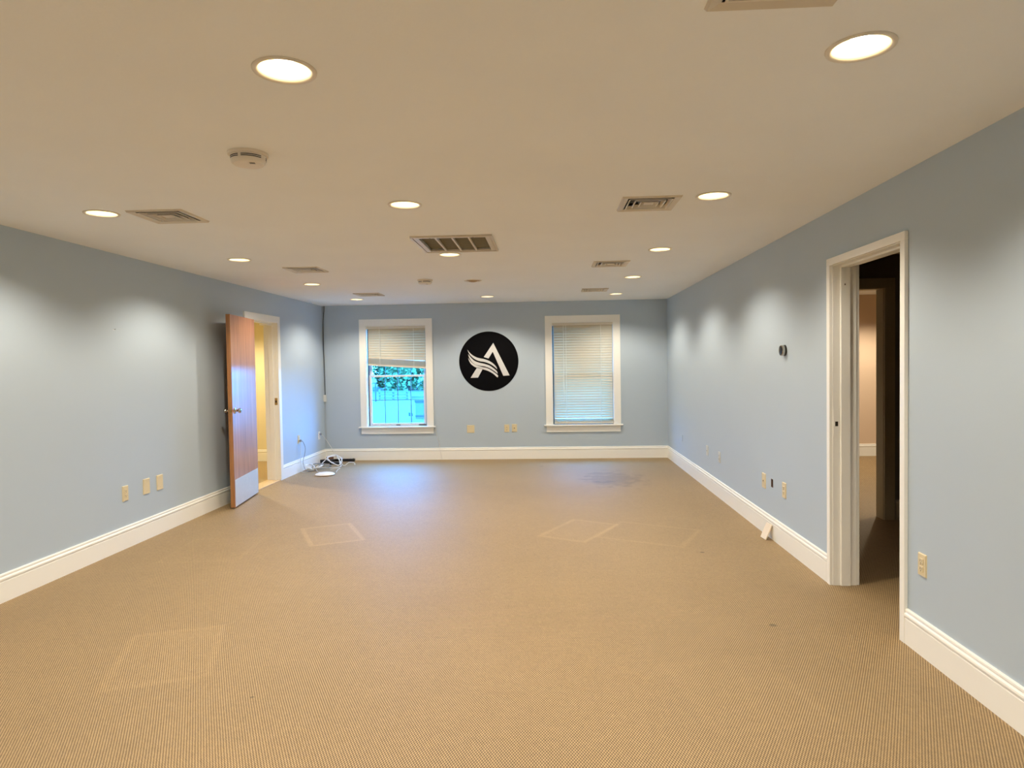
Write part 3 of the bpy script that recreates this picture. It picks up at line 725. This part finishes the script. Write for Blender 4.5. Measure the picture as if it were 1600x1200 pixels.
# ------------------------------------------------------------------ round logo sign
SC = Vector((-0.906, D, 1.530)); SR = 0.463
e = empty('wall_logo', SC); tag(e, 'round black logo decal with white winged letter A on the far wall', 'wall sign')
MB().lathe([(SR, 0.0), (SR, 0.004), (SR-0.001, 0.005)], n=96, M=Matrix.Rotation(math.pi/2, 4, 'X')).build('disc', SIGNBLACK, e)
def flat(name, pts):
    q = [((x-590)/428*SR, -(y-595)/428*SR) for (x, y) in pts]
    tri = tessellate_polygon([[Vector((a, b, 0)) for (a, b) in q]]); n = len(q)
    vs = [(a, -0.0072, b) for (a, b) in q] + [(a, -0.0045, b) for (a, b) in q]
    fs = [tuple(t) for t in tri] + [(i, (i+1) % n, n+(i+1) % n, n+i) for i in range(n)]
    return MB().add(vs, fs).build(name, SIGNGREY, e)
def spline(pts, k=5):
    out = []
    for i in range(len(pts)-1):
        p0 = pts[max(i-1, 0)]; p1 = pts[i]; p2 = pts[i+1]; p3 = pts[min(i+2, len(pts)-1)]
        for j in range(k):
            t = j/k
            out.append(tuple(0.5*((2*p1[d]) + (-p0[d]+p2[d])*t + (2*p0[d]-5*p1[d]+4*p2[d]-p3[d])*t*t + (-p0[d]+3*p1[d]-3*p2[d]+p3[d])*t**3) for d in range(len(p1))))
    out.append(tuple(pts[-1])); return out
flat('letter_stroke', [(660,332),(888,803),(797,808),(650,458),(588,556),(520,533)])
flat('letter_foot', [(325,830),(424,676),(500,706),(432,828)])
flat('wing_stripe', spline([(285,425),(325,475),(375,515),(440,545),(520,562),(590,587),(650,625),(695,672),(712,710)]) + spline([(705,708),(660,668),(600,630),(530,605),(460,592),(390,562),(330,510),(300,462)]))
flat('wing_stripe', spline([(295,487),(340,545),(390,588),(450,612),(530,632),(600,657),(660,697),(705,740),(718,775)]) + spline([(710,772),(660,732),(600,695),(530,668),(450,655),(390,637),(340,592),(305,530)]))
flat('wing_stripe', spline([(295,543),(335,598),(380,635),(430,657),(500,677),(560,692),(620,722),(680,765),(720,800),(718,830)]) + spline([(705,825),(650,775),(580,735),(510,712),(440,694),(385,672),(330,627),(303,575)]))

# ------------------------------------------------------------------ corner cables and gear
def cord(name, pts, r, m, label, cat='cable', group=None, k=8):
    o = MB().tube(spline([tuple(p) for p in pts], k), r, 6).build(name, m, smooth=True); tag(o, label, cat, group); return o
cord('wall_cable', [(-3.490, D-0.006, H-0.001), (-3.494, D-0.007, 2.36), (-3.505, D-0.007, 2.26), (-3.513, D-0.007, 2.10), (-3.512, D-0.007, 1.7), (-3.508, D-0.007, 1.3), (-3.506, D-0.007, 1.04)], 0.0055, BLACK, 'black cable running down the far left corner from the ceiling')
o = MB().box((-3.527, D-0.034, 0.935), (-3.485, D-0.0005, 1.042)).build('cable_junction_box', WHITE, bevel=0.004); tag(o, 'small white box at the end of the black corner cable', 'junction box')
cord('wall_cable', [(-3.506, D-0.004, 0.936), (-3.508, D-0.004, 0.6), (-3.507, D-0.0045, 0.22)], 0.0018, GCORD, 'thin grey wire below the white corner box')
cord('wall_cable', [(-1.762, D-0.006, 0.56), (-1.752, D-0.006, 0.45), (-1.722, D-0.006, 0.30), (-1.700, D-0.008, 0.20), (-1.697, D-0.026, 0.17), (-1.680, D-0.023, 0.09), (-1.668, D-0.024, 0.012), (-1.640, D-0.07, 0.006)], 0.0026, WCORD, 'thin white cable running down the wall right of the left window')
# plugs
def plug(x, y, z, label, m):
    o = MB().box((x, y-0.013, z-0.013), (x+0.030, y+0.013, z+0.016)).build('power_plug', m, bevel=0.004); tag(o, label, 'plug')
plug(XL+0.011, 9.258, 0.442, 'grey plug in the outlet beside the left doorway', GCORD)
plug(XL+0.011, 10.105, 0.445, 'dark plug in the outlet beside the far left corner', GCORD)
cord('hanging_cable', [(XL+0.041, 9.258, 0.440), (XL+0.062, 9.262, 0.425), (XL+0.085, 9.28, 0.34), (XL+0.075, 9.27, 0.24), (XL+0.060, 9.25, 0.16), (XL+0.085, 9.22, 0.07), (XL+0.13, 9.24, 0.012), (XL+0.22, 9.33, 0.006)], 0.0042, GCORD, 'dark grey cord hanging from the outlet beside the left doorway to the floor')
cord('hanging_cable', [(XL+0.030, 9.240, 0.43), (XL+0.034, 9.235, 0.36), (XL+0.036, 9.225, 0.20), (XL+0.044, 9.20, 0.06), (XL+0.07, 9.19, 0.008), (XL+0.15, 9.28, 0.006)], 0.0034, WCORD, 'pale cord hanging close to the wall beside the left doorway')
cord('hanging_cable', [(XL+0.040, 10.105, 0.44), (XL+0.075, 10.12, 0.40), (XL+0.13, 10.15, 0.30), (XL+0.17, 10.20, 0.20), (XL+0.19, 10.24, 0.12), (XL+0.2, 10.22, 0.05)], 0.0035, WCORD, 'white cord running from the corner outlet down to the black power strip')
# power strip etc.
def px(name, a, b, rot, c, m, label, cat, bev=0.004):
    Mx = Matrix.Translation(c) @ Matrix.Rotation(rot, 4, 'Z'); o = MB().box(a, b, Mx).build(name, m, bevel=bev); tag(o, label, cat); return o
e = empty('power_strip', (-3.19, 10.25, 0), math.radians(2)); tag(e, 'long black power strip lying along the far baseboard', 'power strip')
MB().box((-0.17, -0.026, 0), (0.17, 0.026, 0.042)).build('body', BLACK, e, bevel=0.004)
for i in range(6): MB().box((-0.14+i*0.045, -0.012, 0.042), (-0.115+i*0.045, 0.012, 0.0435)).build('socket', BROWN, e)
MB().box((0.135, -0.010, 0.042), (0.155, 0.010, 0.047)).build('switch', BROWN, e)
px('power_adapter', (-0.085, -0.035, 0), (0.085, 0.035, 0.034), 0.1, (-3.24, 9.98, 0), BLACK, 'flat black adapter in front of the power strip', 'adapter')
px('network_switch', (-0.10, -0.055, 0), (0.10, 0.055, 0.055), -0.25, (-3.40, 10.10, 0), BLACK, 'black box half hidden in the white cable tangle', 'network box')
px('brown_adapter', (-0.055, -0.03, 0), (0.055, 0.03, 0.035), 0.3, (-3.37, 10.12, 0.056), BROWN, 'brown adapter lying on top of the black box in the corner', 'adapter')
def coil(cx, cy, rx, ry, turns, z, ph, tilt=0.0, tail=None, n=16, jit=0.006, lift=0.0):
    pts = []
    for i in range(int(turns*n)+1):
        a = ph + 2*math.pi*i/n; q = 1 + 0.12*math.sin(i*0.7) ; 
        pts.append((cx + rx*q*math.cos(a) + random.uniform(-jit, jit), cy + ry*q*math.sin(a) + random.uniform(-jit, jit), z + 0.004*(i/n) + abs(math.sin(a*0.5+ph))*lift + random.uniform(0, 0.004)))
    if tail: pts += tail
    return pts
cord('network_cable', coil(-3.20, 9.82, 0.11, 0.11, 2.2, 0.010, 0.4, lift=0.12) + [(-3.05, 9.75, 0.012), (-2.98, 9.80, 0.05), (-2.93, 9.90, 0.03), (-2.90, 9.84, 0.006)], 0.0055, WCORD, 'thick white cable looping up over the black adapters in the corner', k=3)
cord('network_cable', [(-3.42, 9.62, 0.01), (-3.36, 9.70, 0.05), (-3.31, 9.86, 0.12), (-3.24, 9.95, 0.15), (-3.17, 9.93, 0.11), (-3.12, 9.80, 0.05), (-3.06, 9.66, 0.012), (-3.16, 9.58, 0.006), (-3.3, 9.56, 0.008), (-3.40, 9.50, 0.01)], 0.0055, WCORD, 'white cable standing up in an arch over the black box')
cord('network_cable', coil(-3.33, 9.40, 0.085, 0.10, 4.3, 0.006, 1.2, lift=0.06), 0.0050, WCORD, 'coiled white cable lying by the left baseboard', k=3)
cord('network_cable', coil(-3.27, 9.47, 0.12, 0.06, 2.4, 0.014, 2.6, lift=0.07), 0.0045, GCORD, 'dark grey cable tangled through the white coils', k=3)
cord('network_cable', coil(-3.40, 9.33, 0.06, 0.08, 3.0, 0.010, 0.2, lift=0.07) + [(-3.25, 9.22, 0.006), (-3.14, 9.14, 0.008)], 0.0045, WCORD, 'white cable leading from the coils to the round white device', k=3)
cord('network_cable', [(-3.15, 9.45, 0.004), (-3.04, 9.55, 0.004), (-3.02, 9.40, 0.005), (-2.99, 9.24, 0.005), (-2.96, 9.15, 0.006)], 0.003, WCORD, 'thin white wire on the carpet behind the round device')
e = empty('access_point', (-3.062, 8.965, 0)); tag(e, 'round white dome-shaped wireless device lying on the carpet in the corner', 'network device')
o = MB().lathe([(0.118, 0.004), (0.132, 0.008), (0.132, 0.012)], n=40).build('base', mat('dome_edge', (0.35, 0.24, 0.17), 0.5), e); smooth_angle(o)
o = MB().lathe([(0.132, 0.012), (0.128, 0.019), (0.108, 0.029), (0.078, 0.036), (0.04, 0.040), (0.002, 0.041)], n=40).build('dome', DOME, e); smooth_angle(o)
MB().box((-0.05, -0.05, 0.0), (0.05, 0.05, 0.005)).build('foot', BLACK, e)

# ------------------------------------------------------------------ outside the windows
GZ = -0.35
GROUND = mat('pale_paving', (0.048, 0.045, 0.038), 0.9, noise=0.12, nscale=0.6)
LEAF = mat('foliage', (0.11, 0.17, 0.07), 0.7, noise=0.5, nscale=1.5)
BARK = mat('bark', (0.06, 0.045, 0.03), 0.9)
OUTW = mat('outdoor_white', (0.09, 0.09, 0.08), 0.6)
OUTD = mat('outdoor_dark', (0.03, 0.035, 0.04), 0.6)
g = box('ground', (-90, D + 0.25, GZ - 0.2), (60, 140, GZ), GROUND); struct(g, 'pale paved lot outside the windows', 'ground')
fb = box('wall_foundation', (-12, D + 0.201, GZ), (12, D + 0.26, 0.0), OUTW); struct(fb, 'outside foundation wall below the windows', 'wall')
def tree(x, y, r, h, label):
    e = empty('tree', (x, y, GZ)); tag(e, label, 'tree', 'trees beyond the lot')
    MB().lathe([(0.25, 0), (0.18, h*0.4), (0.10, h*0.8)], n=8).build('trunk', BARK, e)
    vs = []; fs = []
    n = 3600
    for i in range(n):
        a = random.uniform(0, 2*math.pi); u = random.random()
        zz = 0.0 + h * u; rr = r * (math.sin(math.pi*min(1, 0.18+0.82*u))**0.5) * (0.75 + 0.3*random.random()) 
        p = Vector((rr*math.cos(a), rr*math.sin(a), zz)); s = random.uniform(0.10, 0.24)
        d1 = Vector((random.gauss(0,1), random.gauss(0,1), random.gauss(0,1))).normalized(); d2 = d1.cross(Vector((random.gauss(0,1), random.gauss(0,1), random.gauss(0,1)))).normalized()
        k = len(vs); vs += [p - d1*s, p + d2*s*0.6, p + d1*s, p - d2*s*0.6]; fs.append((k, k+1, k+2, k+3))
    me = bpy.data.meshes.new('crown'); me.from_pydata([tuple(q) for q in vs], [], fs); me.update(); link('crown', me, LEAF, e)
    MB().lathe([(0.3*r, 0.1*h), (0.80*r, 0.25*h), (0.85*r, 0.6*h), (0.5*r, 0.88*h), (0.1, 0.95*h)], n=14).build('crown_core', LEAF, e, smooth=True)
TL = 'leafy tree in the row beyond the lot, seen through the window panes'
for x in (-20, -15.2, -10.6, -6.0, -1.4): tree(x, 50, 2.1, random.uniform(6, 8), TL)
for x in (-17.6, -12.9, -8.3, -3.7): tree(x, 57, 2.1, random.uniform(6.5, 8), TL)
# low white rail fence
e = empty('rail_fence', (-8.4, 36.0, GZ)); tag(e, 'low white board fence across the lot, seen through the left window', 'fence')
for i in range(3): MB().box((-0.80, -0.03, 0.04+i*0.17), (0.80, 0.03, 0.14+i*0.17)).build('board', OUTW, e)
for i in range(3): MB().box((-0.82+i*0.76, 0.03, 0), (-0.72+i*0.76, 0.12, 0.56)).build('post', OUTW, e)
o = box('concrete_kerb', (-7.5, 36.5, GZ), (4.0, 36.8, GZ + 0.16), OUTW); tag(o, 'low pale kerb running right from the white fence', 'kerb')
e = empty('utility_box', (-4.28, 23.0, GZ)); tag(e, 'pale utility box with a dark lid at the right of the left window view', 'utility box')
MB().box((-0.27, -0.25, 0), (0.6, 0.25, 0.56)).build('body', OUTW, e, bevel=0.01)
MB().box((-0.29, -0.27, 0.56), (0.62, 0.27, 0.64)).build('lid', OUTD, e)
MB().box((-0.27, -0.262, 0.06), (0.6, -0.25, 0.12)).build('vent_strip', OUTD, e)
e = empty('sign_post', (-4.22, 20.5, GZ)); tag(e, 'thin dark post with two small plates standing in the lot', 'sign post')
MB().lathe([(0.014, 0), (0.014, 0.62)], n=8).build('post', OUTD, e); MB().box((-0.09, -0.03, 0.26), (-0.03, -0.016, 0.38)).build('plate', OUTD, e); MB().box((-0.015, -0.03, 0.26), (0.04, -0.016, 0.36)).build('plate', OUTD, e)
e = empty('light_pole', (-8.85, 34.0, GZ)); tag(e, 'slender dark pole at the left edge of the left window view', 'pole')
MB().lathe([(0.05, 0), (0.04, 0.95)], n=10).build('shaft', OUTD, e); MB().box((-0.22, -0.04, 0.93), (0.05, 0.04, 0.98)).build('arm', OUTD, e)
